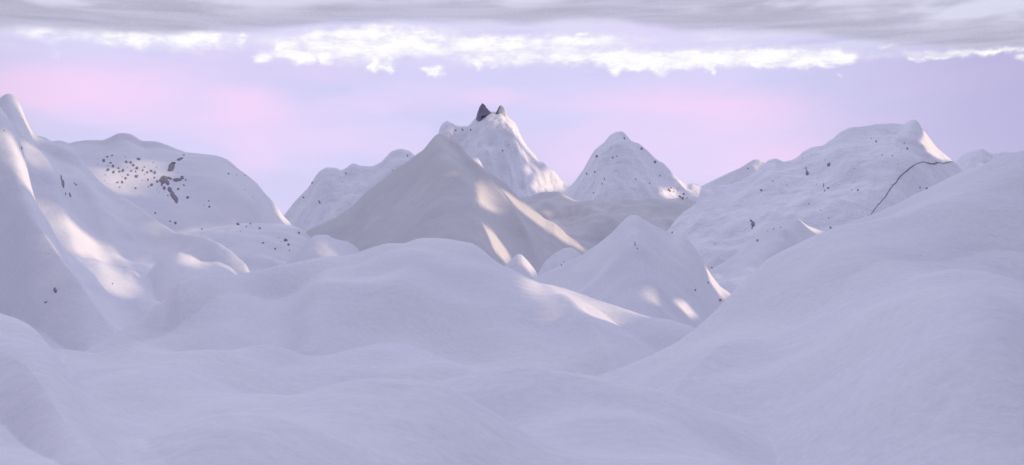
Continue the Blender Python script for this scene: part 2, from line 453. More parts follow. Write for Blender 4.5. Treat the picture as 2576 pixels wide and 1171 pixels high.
layer(('hill', 'nearer bare left flank with a curving hollow down its right edge', 'hill'),
      [(-500, 330), (-100, 255), (-20, 258), (0, 270), (15, 288), (30, 313), (48, 345), (60, 380), (68, 420), (77, 460), (85, 490), (95, 515), (112, 550), (130, 583), (150, 610), (175, 637), (205, 662), (240, 693),
       (252, 713), (270, 733), (292, 748), (312, 752), (350, 748), (375, 752), (400, 759), (430, 780), (500, 830)],
      [(-300, 560), (0, 560), (240, 430), (420, 400)], s1=.32, s2=.19, L=80, kb=.45, amp=3, scale=60, crest=.0, dd=40, rnd=6, soft=1.2, drop=(.2, 1), k=.002,
      spurs=[([(20, 0), (60, 90), (120, 200)], 7, 25)])
layer(('hill', 'tiny hillock with a bright sunlit side at the foot of the pyramid peak', 'hill'),
      [(1250, 700), (1270, 668), (1288, 651), (1300, 639), (1312, 640), (1328, 656), (1348, 681), (1356, 705)], 720, s1=.5, s2=.4, rnd=3, soft=1.0, drop=3, k=.001)
layer(('hill', 'shaded snow bump left of the smooth cone hill', 'hill'),
      [(1330, 725), (1350, 692), (1370, 659), (1395, 637), (1420, 624), (1438, 622), (1452, 631), (1470, 648), (1500, 690)], 800, s1=.4, s2=.3, rnd=5, soft=1.2, drop=2, amp=2, scale=25, k=.001)
layer(('hill', 'smooth snow cone hill with a shoulder on its right', 'hill'),
      [(1300, 735), (1342, 704), (1375, 685), (1408, 669), (1463, 642), (1503, 614), (1538, 586), (1561, 561), (1578, 545), (1588, 540), (1602, 540), (1626, 554), (1655, 570), (1681, 583), (1693, 591),
       (1706, 590), (1719, 592), (1733, 604), (1746, 619), (1768, 654), (1788, 691), (1811, 721), (1840, 740), (1870, 765)],
      660, s1=.36, s2=.3, L=80, kb=.2, amp=4, scale=50, octv=3, crest=.02, dd=40, rnd=5, soft=1.3, drop=.8, k=.002,
      spurs=[([(1595, 0), (1600, 60), (1640, 180)], 9, 26), ([(1712, 0), (1770, 90)], 6, 14)])
layer(('hill', 'wide rounded snow hill in the middle ground with a sunlit right crest', 'hill'),
      [(360, 800), (400, 762), (420, 750), (435, 729), (447, 712), (480, 696), (540, 690), (600, 692), (660, 680), (700, 668), (760, 657), (794, 650), (814, 646), (834, 645), (870, 643), (894, 638), (909, 633), (944, 620), (974, 612),
       (1019, 612), (1044, 602), (1066, 598), (1100, 599), (1132, 602), (1189, 612), (1209, 625), (1244, 655), (1269, 670), (1288, 677), (1320, 694), (1355, 712), (1388, 717), (1423, 727), (1478, 746), (1538, 768),
       (1603, 790), (1638, 800), (1688, 806), (1733, 819), (1753, 826), (1800, 850), (1900, 900)],
      [(400, 300), (1100, 420), (1400, 380), (1750, 300)], s1=.08, s2=.42, L=100, back=.5, kb=.35, amp=5, scale=48, octv=2, crest=.0, dd=30, rnd=7, soft=1.5, drop=.6, k=.004,
      spurs=[([(1000, 0), (1040, 140)], 5, 26), ([(720, 0), (690, 60), (610, 150)], -8, 15), ([(450, 0), (440, 50), (480, 150)], -9, 16), ([(900, 10), (930, 60), (900, 120)], -4, 22), ([(820, 0), (760, 140)], 5, 18), ([(1360, 0), (1440, 40), (1560, 80), (1640, 110)], 6.5, 15), ([(1640, 0), (1700, 80)], -7, 26)])
layer(('hill', 'great smooth snow slope filling the right foreground', 'hill'),
      [(1480, 960), (1560, 930), (1640, 895), (1700, 862), (1753, 825), (1763, 815), (1803, 779), (1818, 764), (1840, 740), (1863, 714), (1893, 689), (1932, 658), (1970, 637), (2009, 618), (2050, 598), (2083, 584),
       (2127, 564), (2191, 542), (2257, 514), (2307, 487), (2357, 463), (2407, 440), (2457, 423), (2507, 411), (2576, 401), (2700, 385), (2900, 370), (3300, 380), (4200, 420)],
      [(1500, 150), (1753, 210), (2100, 270), (2576, 290), (3300, 300)], s1=.12, s2=.115, L=60, back=.5, kb=.5, amp=5.8, scale=42, octv=2, crest=.0, dd=20, rnd=6, soft=1.5, drop=(.5, .3), k=.008)
layer(('snow_field', 'undulating open snow in the foreground', 'snow'),
      [(-300, 940), (60, 872), (133, 880), (173, 880), (200, 884), (240, 889), (300, 872), (340, 858), (355, 860), (383, 868), (417, 881), (457, 889), (500, 888), (533, 894), (565, 896), (594, 893), (633, 880), (683, 876), (733, 886),
       (767, 898), (810, 897), (858, 886), (902, 874), (958, 863), (1008, 863), (1045, 871), (1078, 884), (1105, 897), (1160, 918), (1300, 930), (1500, 950), (1700, 990), (2000, 1050), (2600, 1200)],
      [(0, 150), (600, 190), (1100, 200), (1400, 170), (2500, 100)], s1=-.055, s2=-.085, L=60, back=.6, kb=.6, amp=5.8, scale=34, octv=2, crest=.0, dd=18, rnd=4, soft=1.4, drop=(.1, .2), k=.002)
layer(('hill', 'mauve shaded near slope in the lower left corner', 'hill'),
      [(-900, 640), (-400, 720), (-100, 770), (0, 789), (43, 803), (73, 820), (100, 843), (133, 881), (160, 918), (187, 951), (230, 1000), (300, 1080), (400, 1190), (600, 1400)],
      [(-300, 85), (0, 80), (200, 60), (500, 40)], s1=-.02, s2=.0, L=40, back=.3, kb=.5, amp=.8, scale=16, octv=2, crest=0, dd=8, rnd=2.5, soft=2, drop=(.2, 1), k=.018)

# soft drift relief everywhere, growing with distance so it stays in proportion
Z = Z + 0.0022 * YY * fbm(XX / (0.09 * YY + 8) * 0.9, np.log(YY) * 9.0 + 0 * XX, 2) * 0.35
for i in range(3):                                      # sub-pixel roughness of wind packed snow
    s = (2.3, 6.1, 14.0)[i]
    Z = Z + (0.02, 0.07, 0.16)[i] * perlin(XX / s, YY / s) * np.clip(YY / (250.0 * s / 2.3), 0, 1)

# ------------------------------------------------------------------ normals and surface lookup
PX = XX + 0 * YY
PY = YY + 0 * XX
P = np.stack([PX, PY, Z], axis=-1)
dc = np.gradient(P, axis=1)
dr = np.gradient(P, axis=0)
N = np.cross(dc, dr)
N /= np.linalg.norm(N, axis=-1, keepdims=True)
E = Z / YY
VIS = np.ones_like(E, dtype=bool)
runmax = np.maximum.accumulate(E, axis=0)
VIS[1:] = E[1:] >= runmax[:-1] - 1e-5


def hit(x, y):
    """first ground point met from the camera position towards a survey position"""
    uu = (x - CX) / F
    ee = (CY - y) / F
    c = int(np.clip(np.searchsorted(u, uu), 1, len(u) - 1))
    a = (uu - u[c - 1]) / (u[c] - u[c - 1])
    prof = E[:, c - 1] * (1 - a) + E[:, c] * a
    k = np.argmax(prof >= ee)
    if prof[k] < ee:
        return None
    t = 0.0 if k == 0 else (ee - prof[k - 1]) / (prof[k] - prof[k - 1] + 1e-12)
    yd = Yr[k - 1] * (1 - t) + Yr[k] * t if k else Yr[0]
    nn = N[k, c]
    return Vector((uu * yd, yd, ee * yd)), Vector(nn), LAYERS[OWN[k, c]]


# ------------------------------------------------------------------ materials
def material(name):
    m = bpy.data.materials.new(name)
    m.use_nodes = True
    t = m.node_tree
    b = t.nodes['Principled BSDF']
    return m, NG(t), b


def snow_material(name, base, base2, rough=0.75, lumps=2.5):
    m, q, b = material(name)
    geo = q.n('ShaderNodeNewGeometry')
    pos = geo.outputs['Position']
    n1 = q.noise(pos, 0.02, 4.0, 0.55)
    n2 = q.noise(pos, 0.7, 9.0, 0.88)
    c = q.mix(q.step(n1, 0.35, 0.65), base, base2)
    c = q.mix(q.step(n2, 0.30, 0.70, 0.0, 0.42), c, (base[0] * .72, base[1] * .74, base[2] * .8))
    m.node_tree.links.new(c, b.inputs['Base Color'])
    b.inputs['Roughness'].default_value = rough
    b.inputs['Specular IOR Level'].default_value = 0.25
    bn = q.noise(pos, 1.1, 3.0, 0.6)
    bn2 = q.noise(pos, 0.16, 3.0, 0.6)
    bn3 = q.noise(pos, 0.035, 4.0, 0.6, 0.3)
    h = q.m('ADD', q.m('ADD', q.m('MULTIPLY', bn, 0.16), q.m('MULTIPLY', bn2, 0.55)), q.m('MULTIPLY', bn3, lumps))
    bp = q.n('ShaderNodeBump')
    bp.inputs['Strength'].default_value = 0.6
    bp.inputs['Distance'].default_value = 1.0
    m.node_tree.links.new(h, bp.inputs['Height'])
    m.node_tree.links.new(bp.outputs[0], b.inputs['Normal'])
    return m


SNOW = snow_material('fresh_snow', (0.84, 0.85, 0.88), (0.78, 0.80, 0.85))
HAZE_SNOW = snow_material('hazed_snow', (0.92, 0.93, 0.97), (0.87, 0.885, 0.94), lumps=12.0)  # haze put into the colour: far snow made lighter
DIM_SNOW = snow_material('dimmed_snow', (0.70, 0.695, 0.705), (0.655, 0.65, 0.665), lumps=4.0)  # darkened colour stands in for haze contrast against the lighter far peaks

m, q, b = material('dark_rock')
geo = q.n('ShaderNodeNewGeometry')
tco = q.n('ShaderNodeTexCoord')
n1 = q.noise(geo.outputs['Position'], 0.5, 5.0, 0.65)
c = q.mix(q.step(n1, 0.3, 0.7), (0.20, 0.185, 0.225), (0.37, 0.345, 0.39))
m.node_tree.links.new(c, b.inputs['Base Color'])
b.inputs['Roughness'].default_value = 0.9
b.inputs['Specular IOR Level'].default_value = 0.2
ROCK = m
m, q, b = material('horn_rock')
geo = q.n('ShaderNodeNewGeometry')
n1 = q.noise(geo.outputs['Position'], 0.12, 5.0, 0.65)
c = q.mix(q.step(n1, 0.3, 0.7), (0.22, 0.20, 0.27), (0.31, 0.29, 0.38))
m.node_tree.links.new(c, b.inputs['Base Color'])
b.inputs['Roughness'].default_value = 0.9
HORN = m


# ------------------------------------------------------------------ mesh output
def mesh_object(name, verts, faces, mat, normals=None, smooth=True, parent=None):
    me = bpy.data.meshes.new(name)
    verts = np.asarray(verts, dtype=np.float32)
    faces = np.asarray(faces, dtype=np.int32)
    w = faces.shape[1]
    me.vertices.add(len(verts))
    me.vertices.foreach_set('co', verts.ravel())
    me.loops.add(faces.size)
    me.loops.foreach_set('vertex_index', faces.ravel())
    me.polygons.add(len(faces))
    me.polygons.foreach_set('loop_start', np.arange(0, faces.size, w, dtype=np.int32))
    me.polygons.foreach_set('loop_total', np.full(len(faces), w, dtype=np.int32))
    me.polygons.foreach_set('use_smooth', np.full(len(faces), smooth, dtype=bool))
    me.update(calc_edges=True)
    me.validate()
    if normals is not None:
        me.normals_split_custom_set_from_vertices(np.asarray(normals, dtype=np.float32).tolist())
    me.materials.append(mat)
    o = bpy.data.objects.new(name, me)
    scene.collection.objects.link(o)
    if parent is not None:
        o.parent = parent
    return o


def tag(o, label, cat, group=None, kind=None):
    o['label'] = label
    if cat:
        o['category'] = cat
    if group:
        o['group'] = group
    if kind:
        o['kind'] = kind
    return o


nc = len(u)
ids = np.arange(NR * nc, dtype=np.int64).reshape(NR, nc)
quads = np.stack([ids[:-1, :-1], ids[:-1, 1:], ids[1:, 1:], ids[1:, :-1]], axis=-1).reshape(-1, 4)
qown = OWN[:-1, :-1].reshape(-1)
Pf = P.reshape(-1, 3)
Nf = N.reshape(-1, 3)
GREY = ('smooth grey pyramid', )
for li, (nm, lab, cat) in enumerate(LAYERS):
    sel = quads[qown == li]
    if len(sel) == 0:
        continue
    used, inv = np.unique(sel.ravel(), return_inverse=True)
    mat = DIM_SNOW if lab.startswith(('smooth grey pyramid', 'soft snow saddle')) else (HAZE_SNOW if nm == 'mountain' and 'left' not in lab.split(',')[0].replace('left flank', '') else SNOW)
    o = mesh_object(nm, Pf[used], inv.reshape(-1, 4), mat, normals=Nf[used])
    tag(o, lab, cat, kind='structure')

# plain low snow sheet all round, out to the horizon, beneath the modelled land
rr_ = np.array([0, 400, 1500, 5000, 20000.0])
vs = [(0, 0, -175.0)]
fs = []
for k_, r_ in enumerate(rr_[1:]):
    for a_ in range(48):
        vs.append((r_ * math.cos(a_ * math.tau / 48), r_ * math.sin(a_ * math.tau / 48), -175.0))
tri = [(0, 1 + a_, 1 + (a_ + 1) % 48) for a_ in range(48)]
qd = []
for k_ in range(3):
    for a_ in range(48):
        i0 = 1 + k_ * 48 + a_
        i1 = 1 + k_ * 48 + (a_ + 1) % 48
        qd.append((i0, i0 + 48, i1 + 48, i1))
me = bpy.data.meshes.new('terrain')
me.from_pydata(vs, [], tri + qd)
me.materials.append(SNOW)
o = bpy.data.objects.new('terrain', me)
scene.collection.objects.link(o)
tag(o, 'wide snow covered lowland reaching the horizon', 'ground', kind='structure')

# ------------------------------------------------------------------ added unseen blocker off to the right: its gaps shape the sun patches
def inside(px, py, poly):
    r = np.zeros(px.shape, dtype=bool)
    n = len(poly)
    j = n - 1
    for i in range(n):
        xi, yi = poly[i]
        xj, yj = poly[j]
        c = ((yi > py) != (yj > py)) & (px < (xj - xi) * (py - yi) / (yj - yi + 1e-9) + xi)
        r ^= c
        j = i
    return r


LIT = [
    [(38, 243), (48, 255), (60, 282), (75, 318), (92, 346), (84, 346), (64, 312), (50, 280), (40, 256)],
    [(3, 318), (28, 340), (52, 395), (72, 430), (95, 478), (105, 505), (88, 500), (62, 462), (35, 410), (8, 360)],
    [(62, 358), (85, 372), (112, 410), (104, 425), (78, 395)],
    [(-10, 500), (20, 520), (60, 565), (100, 608), (128, 640), (95, 646), (50, 630), (20, 600), (-10, 570)],
    [(92, 490), (130, 520), (175, 556), (230, 598), (280, 632), (323, 658), (314, 675), (270, 664), (225, 655), (178, 634), (145, 598), (112, 548)],
    [(228, 652), (262, 664), (300, 682), (335, 715), (318, 745), (290, 742), (262, 715), (240, 690)],
    [(425, 656), (452, 636), (480, 643), (505, 660), (470, 669)],
    [(525, 600), (560, 617), (592, 643), (618, 668), (633, 692), (612, 688), (580, 658), (548, 630)],
    [(548, 660), (575, 671), (596, 687), (570, 674)],
    [(222, 420), (262, 425), (300, 440), (345, 405), (390, 402), (400, 440), (350, 478), (320, 492), (285, 484), (250, 458)],
    [(398, 560), (440, 575), (452, 588), (420, 586)],
    [(500, 582), (540, 570), (600, 562), (560, 588), (520, 594)],
    [(688, 508), (712, 541), (738, 572), (724, 571), (700, 546)],
    [(792, 606), (805, 610), (822, 628), (835, 647), (802, 653), (786, 632)],
    [(1240, 278), (1268, 268), (1278, 294), (1300, 312), (1312, 345), (1332, 374), (1352, 395), (1362, 410), (1344, 402), (1318, 372), (1298, 344), (1272, 322), (1236, 300)],
    [(1300, 370), (1318, 384), (1345, 420), (1370, 440), (1360, 440), (1325, 408)],
    [(1355, 432), (1384, 424), (1402, 436), (1416, 456), (1434, 464), (1418, 486), (1345, 486), (1335, 470)],
    [(1293, 356), (1301, 359), (1347, 414), (1337, 412)],
    [(1318, 420), (1330, 414), (1341, 438), (1320, 438)],
    [(1215, 300), (1250, 292), (1270, 300), (1262, 316), (1235, 312)],
    [(1184, 394), (1206, 398), (1220, 428), (1200, 415)],
    [(1200, 472), (1226, 452), (1254, 488), (1264, 532), (1245, 537), (1204, 516)],
    [(1216, 566), (1242, 585), (1262, 612), (1290, 655), (1276, 665), (1238, 622)],
    [(1262, 478), (1300, 500), (1345, 530), (1398, 560), (1432, 594), (1474, 630), (1440, 622), (1398, 596), (1350, 562), (1300, 524)],
    [(1304, 636), (1330, 655), (1350, 684), (1334, 690), (1312, 666)],
    [(1352, 712), (1388, 716), (1423, 726), (1540, 768), (1603, 789), (1690, 806), (1610, 808), (1540, 800), (1470, 786), (1420, 764), (1376, 738)],
    [(1660, 472), (1700, 474), (1720, 502), (1690, 506), (1664, 492)],
    [(1690, 430), (1730, 462), (1768, 470), (1758, 500), (1722, 474), (1696, 450)],
    [(1876, 408), (1900, 400), (1930, 408), (1908, 428), (1880, 444), (1850, 455), (1870, 425)],
    [(2322, 325), (2350, 360), (2400, 408), (2350, 398), (2318, 362)],
    [(2412, 436), (2446, 408), (2480, 414), (2440, 430)],
    [(2006, 549), (2030, 566), (2088, 584), (2060, 592), (2034, 576)],
    [(1612, 722), (1624, 730), (1646, 760), (1636, 756)],
    [(1706, 772), (1728, 766), (1752, 790), (1738, 800)],
    [(1775, 672), (1792, 694), (1815, 722), (1842, 740), (1820, 752), (1790, 715)],
    [(1400, 484), (1428, 492), (1470, 508), (1440, 508)],
    [(1350, 530), (1400, 535), (1460, 556), (1400, 552)],
]
WA, WB = 0.62, 165.0                                    # the blocker follows X = WA * Y + WB
CELL = 2.5
y_lo, y_hi, z_lo, z_hi = -300.0, 3700.0, -150.0, 1150.0
ny, nz = int((y_hi - y_lo) / CELL), int((z_hi - z_lo) / CELL)
openm = np.zeros((ny, nz), dtype=bool)
colx = xs[None, :] + 0 * YY
rowy = CY - F * E
sun_v = np.array(S)
ndl = N @ sun_v
for poly in LIT:
    pa = np.array(poly)
    cs = np.where((xs >= pa[:, 0].min() - 1) & (xs <= pa[:, 0].max() + 1))[0]
    if len(cs) == 0:
        continue
    sl = slice(cs[0], cs[-1] + 1)
    mk = inside(colx[:, sl], rowy[:, sl], poly) & VIS[:, sl]
    q = P[:, sl][mk]
    if len(q) == 0:
        print('LIT patch empty', poly[0])
        continue
    nd = ndl[:, sl][mk]
    print('LIT', poly[0], 'n', len(q), 'ndl mean %.2f  front %.2f' % (nd.mean(), (nd > 0).mean()), 'Y', int(np.median(q[:, 1])))
    far_only = 2000 if pa[:, 1].max() < 440 and 1200 < pa[0, 0] < 1400 else (1450 if 1180 < pa[0, 0] < 1190 else 0)
    if pa[0, 0] in (2412, 1876):
        far_only = 1900
    okq = (nd > -0.02) & (np.abs(q[:, 1] - np.median(q[:, 1])) < 0.22 * np.median(q[:, 1]) if not far_only else q[:, 1] > far_only)
    q = q[okq]
    if len(q) == 0:
        continue
    if pa[0, 0] == 1215:                                # the white horn stands in this light too
        hx, hr = np.meshgrid(np.arange(1250, 1284, 1.0), np.arange(262, 308, 1.0))
        hx, hr = hx.ravel(), hr.ravel()
        q = np.concatenate([q, np.stack([(hx - CX) / F * 2540, hx * 0 + 2540.0, (CY - hr) / F * 2540], -1)])
    t = (WA * q[:, 1] + WB - q[:, 0]) / (S.x - WA * S.y)
    yw = q[:, 1] + t * S.y
    zw = q[:, 2] + t * S.z
    iy = ((yw - y_lo) / CELL).astype(int)
    iz = ((zw - z_lo) / CELL).astype(int)
    ok = (iy > 1) & (iy < ny - 2) & (iz > 1) & (iz < nz - 2)
    one = np.zeros_like(openm)
    one[iy[ok], iz[ok]] = True
    # close pin holes between samples
    rc = int(np.clip(np.ceil(np.median(q[:, 1]) * 0.0046 * 0.8 / CELL), 2, 5))

    def grow(mk_, n_):
        for _ in range(n_):
            o2 = mk_.copy()
            o2[1:] |= mk_[:-1]
            o2[:-1] |= mk_[1:]
            o2[:, 1:] |= mk_[:, :-1]
            o2[:, :-1] |= mk_[:, 1:]
            mk_ = o2
        return mk_
    one = ~grow(~grow(one, rc), rc)
    openm |= one
yg = y_lo + CELL * np.arange(ny + 1)
zg = z_lo + CELL * np.arange(nz + 1)
YG, ZG = np.meshgrid(yg, zg, indexing='ij')
top = 330 + 40 * fbm(yg / 300.0, yg * 0 + 3.3, 3) + 0.30 * yg
bump = 10 * fbm(YG / 60.0, ZG / 60.0, 3)
XG = WA * YG + WB
front_v = np.stack([XG + bump, YG, ZG], axis=-1)
TH = 16.0
back_v = front_v + np.array(S)[None, None, :] * (TH + 5 * fbm(YG / 40.0 + 9, ZG / 40.0, 2))[..., None]
keep = ~openm & (ZG[:-1, :-1] < top[:-1, None])
gi = np.arange((ny + 1) * (nz + 1)).reshape(ny + 1, nz + 1)
off = (ny + 1) * (nz + 1)
a, b_, c_, d_ = gi[:-1, :-1], gi[1:, :-1], gi[1:, 1:], gi[:-1, 1:]
f1 = np.stack([a, b_, c_, d_], -1)[keep]
f2 = np.stack([a, d_, c_, b_], -1)[keep] + off
kp = np.pad(keep, 1, constant_values=False)
sides = []
for (dy, dz, e0, e1) in ((-1, 0, d_, a), (1, 0, b_, c_), (0, -1, a, b_), (0, 1, c_, d_)):
    nb_ = kp[1 + dy:1 + dy + ny, 1 + dz:1 + dz + nz]
    mk = keep & ~nb_
    sides.append(np.stack([e1[mk], e0[mk], e0[mk] + off, e1[mk] + off], -1))
faces = np.concatenate([f1, f2] + sides)
verts = np.concatenate([front_v.reshape(-1, 3), back_v.reshape(-1, 3)])
used, inv = np.unique(faces.ravel(), return_inverse=True)
m, q, b = material('light blocker')
n1 = q.noise(q.n('ShaderNodeNewGeometry').outputs['Position'], 0.01, 3.0, 0.5)
c = q.mix(n1, (0.86, 0.86, 0.88), (0.78, 0.78, 0.82))
m.node_tree.links.new(c, b.inputs['Base Color'])
b.inputs['Roughness'].default_value = 1.0
b.inputs['Specular IOR Level'].default_value = 0.0
o = mesh_object('light_blocker', verts[used], inv.reshape(-1, 4), m)
tag(o, 'added unseen light blocker beyond the right edge of the view, gapped for sun patches', 'light blocker', kind='stuff')

# ------------------------------------------------------------------ rocks
K = 2640.0 / 2576.0


def zr(ox, oy, sc, x, y):
    return ((ox + x / sc) / K, (oy + y / sc) / K)


def ico(sub):
    import bmesh
    bm = bmesh.new()
    bmesh.ops.create_icosphere(bm, subdivisions=sub, radius=1.0)
    v = np.array([p.co[:] for p in bm.verts])
    f = np.array([[q.index for q in fc.verts] for fc in bm.faces])
    bm.free()
    return v, f


ICO3 = ico(3)
ICO2 = ico(2)


def rock_mesh(name, parts, mat, seed, rough=0.22):
    """one stone: overlapping faceted lumps (offset x, z, radii x, z, depth, tilt) in its own plane"""
    vs, fs, n0 = [], [], 0
    r = np.random.RandomState(seed)
    for (ox, oz, rx, rz, ry, tilt) in parts:
        v, f = ICO3 if len(parts) > 1 else ICO2
        v = v.copy()
        # chip flat facets off the ball
        for _ in range(9):
            d = r.normal(size=3)
            d /= np.linalg.norm(d)
            lim = 0.70 + 0.24 * r.rand()
            dd = v @ d
            over = np.maximum(dd - lim, 0)
            v -= over[:, None] * d[None, :]
        o_ = r.rand(3) * 50
        v *= (1 + rough * (fbm(v[:, 0] * 1.7 + o_[0] + v[:, 2], v[:, 1] * 1.7 + o_[1] - v[:, 2] * .7, 3)))[:, None]
        v = v * np.array([rx, ry, rz])
        c, s = math.cos(tilt), math.sin(tilt)
        x_ = v[:, 0] * c - v[:, 2] * s + ox
        z_ = v[:, 0] * s + v[:, 2] * c + oz
        vs.append(np.stack([x_, v[:, 1], z_], -1))
        fs.append(f + n0)
        n0 += len(v)
    return np.concatenate(vs), np.concatenate(fs)


ROCKN = [0]


def place(name, x, y, parts_px, label, cat, group, mat=None, depth=0.8, sink=0.35, seed=None):
    """parts_px: lumps in survey pixels relative to (x, y): (dx, dy_up, rx, ry, tilt)"""
    h = hit(x, y)
    if h is None:
        print('rock off ground', x, y)
        return None
    p, n, _ = h
    s = p.y / F
    ROCKN[0] += 1
    parts = []
    for (dx, dy, rx, ry, tilt) in parts_px:
        parts.append((dx * s, dy * s, rx * s, ry * s, min(rx, ry) * s * depth, tilt))
    v, f = rock_mesh(name, parts, mat or ROCK, seed or (100 + ROCKN[0]))
    # each stone is bedded in the ground: every point of it starts from the snow surface beneath
    h0 = np.array(n)
    reach = 3.0 * max(np.abs(v[:, 0]).max(), np.abs(v[:, 2]).max())
    w = np.zeros_like(v)
    for i_ in range(len(v)):
        hh = hit(x + v[i_, 0] / s, y - v[i_, 2] / s)
        dy_ = reach if hh is None else max(-reach, min(reach, hh[0].y - p.y))
        yy_ = p.y + dy_
        w[i_] = ((x + v[i_, 0] / s - CX) / F * yy_, yy_, (CY - (y - v[i_, 2] / s)) / F * yy_)
        w[i_] += h0 * v[i_, 1]
    w -= np.array(p)
    big = max(max(q[2], q[3]) for q in parts)
    base = p
    o = mesh_object(name, w - np.array(n) * 0.0, f, mat or ROCK)
    o.location = base + n * (-sink * min(parts[0][2], parts[0][3]) * depth)
    tag(o, label, cat, group)
    return o


ORD = ['first', 'second', 'third', 'fourth', 'fifth', 'sixth', 'seventh', 'eighth', 'ninth', 'tenth', 'eleventh', 'twelfth', 'thirteenth', 'fourteenth', 'fifteenth',
       'sixteenth', 'seventeenth', 'eighteenth']


def rock_rows(fr, lst, nrows, where, group, size_px):
    """small stones of one patch, named by their row and order in it"""
    pts = []
    for t in lst:
        x, y = zr(*fr, t[0], t[1])
        rx = t[2] / fr[2] / K
        ry = (t[3] if len(t) > 3 else t[2]) / fr[2] / K
        pts.append((x, y, rx, ry))
    pts.sort(key=lambda q_: q_[1])
    n = len(pts)
    names = {1: ['only'], 2: ['upper', 'lower'], 3: ['top', 'middle', 'bottom'], 4: ['top', 'upper middle', 'lower middle', 'bottom'],
             5: ['top', 'second', 'middle', 'fourth', 'bottom'], 6: ['top', 'second', 'third', 'fourth', 'fifth', 'bottom']}[nrows]
    for r_ in range(nrows):
        row = pts[(r_ * n) // nrows:((r_ + 1) * n) // nrows]
        row.sort(key=lambda q_: q_[0])
        for i, (x, y, rx, ry) in enumerate(row):
            sz = 'tiny' if max(rx, ry) < size_px[0] else ('small' if max(rx, ry) < size_px[1] else 'larger')
            rowtxt = '' if nrows == 1 else ', %s row' % names[r_]
            if len(row) == 1:
                lab = '%s grey rock%s, %s' % (sz, rowtxt, where)
            else:
                lab = '%s grey rock, %s from left%s, %s' % (sz, ORD[i], rowtxt, where)
            e_ = 1 + 0.25 * random.random()
            f_ = 1.0 if max(rx, ry) > size_px[0] else 0.8
            place('rock', x, y, [(0, 0, rx * f_, ry * f_ * e_, random.uniform(-.5, .5))], lab, 'rock', group, depth=0.95, sink=0.45)


Z3 = (200.0, 350.0, 5.576)
cluster = [(495, 288, 17), (425, 303, 20), (375, 360, 26), (285, 330, 9), (285, 410, 12), (475, 390, 18), (432, 432, 10), (512, 437, 24), (440, 495, 26), (515, 528, 25),
           (590, 470, 20), (600, 520, 17, 22), (655, 505, 29, 32), (700, 382, 25), (765, 385, 22), (688, 305, 11), (805, 425, 27), (880, 340, 38, 22), (720, 458, 10),
           (855, 468, 28), (775, 508, 20), (835, 520, 12, 20), (730, 565, 21), (692, 615, 21), (642, 592, 12), (572, 675, 20), (642, 672, 23), (605, 742, 18, 14), (398, 566, 13),
           (392, 645, 9), (848, 588, 34, 26), (962, 455, 18, 12), (938, 500, 17), (1005, 530, 18), (962, 562, 13, 9), (1060, 512, 26), (1115, 535, 26), (1105, 607, 17), (1012, 637, 16),
           (928, 645, 11), (1085, 388, 12), (1135, 462, 11), (835, 755, 18), (1062, 710, 30, 18), (1020, 740, 17, 11), (1145, 660, 25), (1175, 812, 10), (895, 868, 7), (1140, 780, 9)]
rock_rows(Z3, cluster, 6, 'dense cluster on left dome', 'dark rocks clustered on the left dome', (2.6, 4.2))

x, y = zr(*Z3, 1335, 465)
place('rock_outcrop', x, y, [(0, 0, 8.2, 15, -.42), (9, 11, 4, 5, -.4), (-4, -9, 5.5, 5, 0)], 'thick slanting dark outcrop high on the left dome', 'rock outcrop', 'long dark outcrops on the left dome', depth=.35, sink=.3)
x, y = zr(*Z3, 1478, 335)
place('rock_outcrop', x, y, [(0, 0, 9, 3.4, .35), (-5, -2, 4.5, 3.2, .2)], 'short thin dark outcrop near the crest of the left dome', 'rock outcrop', 'long dark outcrops on the left dome', depth=.6, sink=.2)
x, y = zr(*Z3, 1525, 280)
place('rock', x, y, [(0, 0, 3.6, 2, .1)], 'flat dark rock just under the crest of the left dome, above the thin outcrop', 'rock', 'loose rocks beside the dome outcrops')
x, y = zr(*Z3, 1240, 640)
place('rock_outcrop', x, y, [(0, 0, 11, 10, 0), (-7, -1, 6, 7, .4), (15, 4, 9, 4.6, -.3), (-5, -9, 4, 7, .1), (10, -7, 5, 8, .3), (2, 6, 8, 5, 0)],
      'widest dark outcrop in the middle of the left dome, ragged with stubby arms', 'rock outcrop', 'long dark outcrops on the left dome', depth=.45, sink=.2)
x, y = zr(*Z3, 1432, 640)
place('rock_outcrop', x, y, [(0, 0, 9, 5.2, .05), (-7, 0, 4, 4, 0), (8, 1, 4, 4.5, 0)], 'short level dark outcrop right of the widest outcrop on the left dome', 'rock outcrop', 'long dark outcrops on the left dome', depth=.6, sink=.2)
x, y = zr(*Z3, 1505, 605)
place('rock', x, y, [(0, 0, 5.4, 5.2, 0)], 'round dark rock touching the right end of the level outcrop on the left dome', 'rock', 'loose rocks beside the dome outcrops')
x, y = zr(*Z3, 1552, 640)
place('rock', x, y, [(0, 0, 2.4, 2.4, 0)], 'tiny dark rock at the far right end of the level outcrop on the left dome', 'rock', 'loose rocks beside the dome outcrops')
x, y = zr(*Z3, 1245, 755)
place('rock', x, y, [(0, 0, 4, 6, .3)], 'narrow dark rock between the widest outcrop and the long lower outcrop', 'rock', 'loose rocks beside the dome outcrops')
x, y = zr(*Z3, 1372, 862)
place('rock_outcrop', x, y, [(0, 0, 7, 14, .5), (-8, 15, 6, 8, .3), (8, -12, 6.2, 10, .3), (3, -4, 7, 8, .3)], 'longest dark outcrop running down the lower face of the left dome', 'rock outcrop',
      'long dark outcrops on the left dome', depth=.35, sink=.3)
x, y = zr(*Z3, 1298, 860)
place('rock', x, y, [(0, 0, 2.4, 2.8, 0)], 'tiny rock touching the left side of the longest outcrop on the left dome', 'rock', 'loose rocks beside the dome outcrops')
x, y = zr(*Z3, 1447, 768)
place('rock', x, y, [(0, 0, 4.2, 4, 0)], 'round dark rock right of the top end of the longest outcrop', 'rock', 'loose rocks beside the dome outcrops')
x, y = zr(*Z3, 1527, 715)
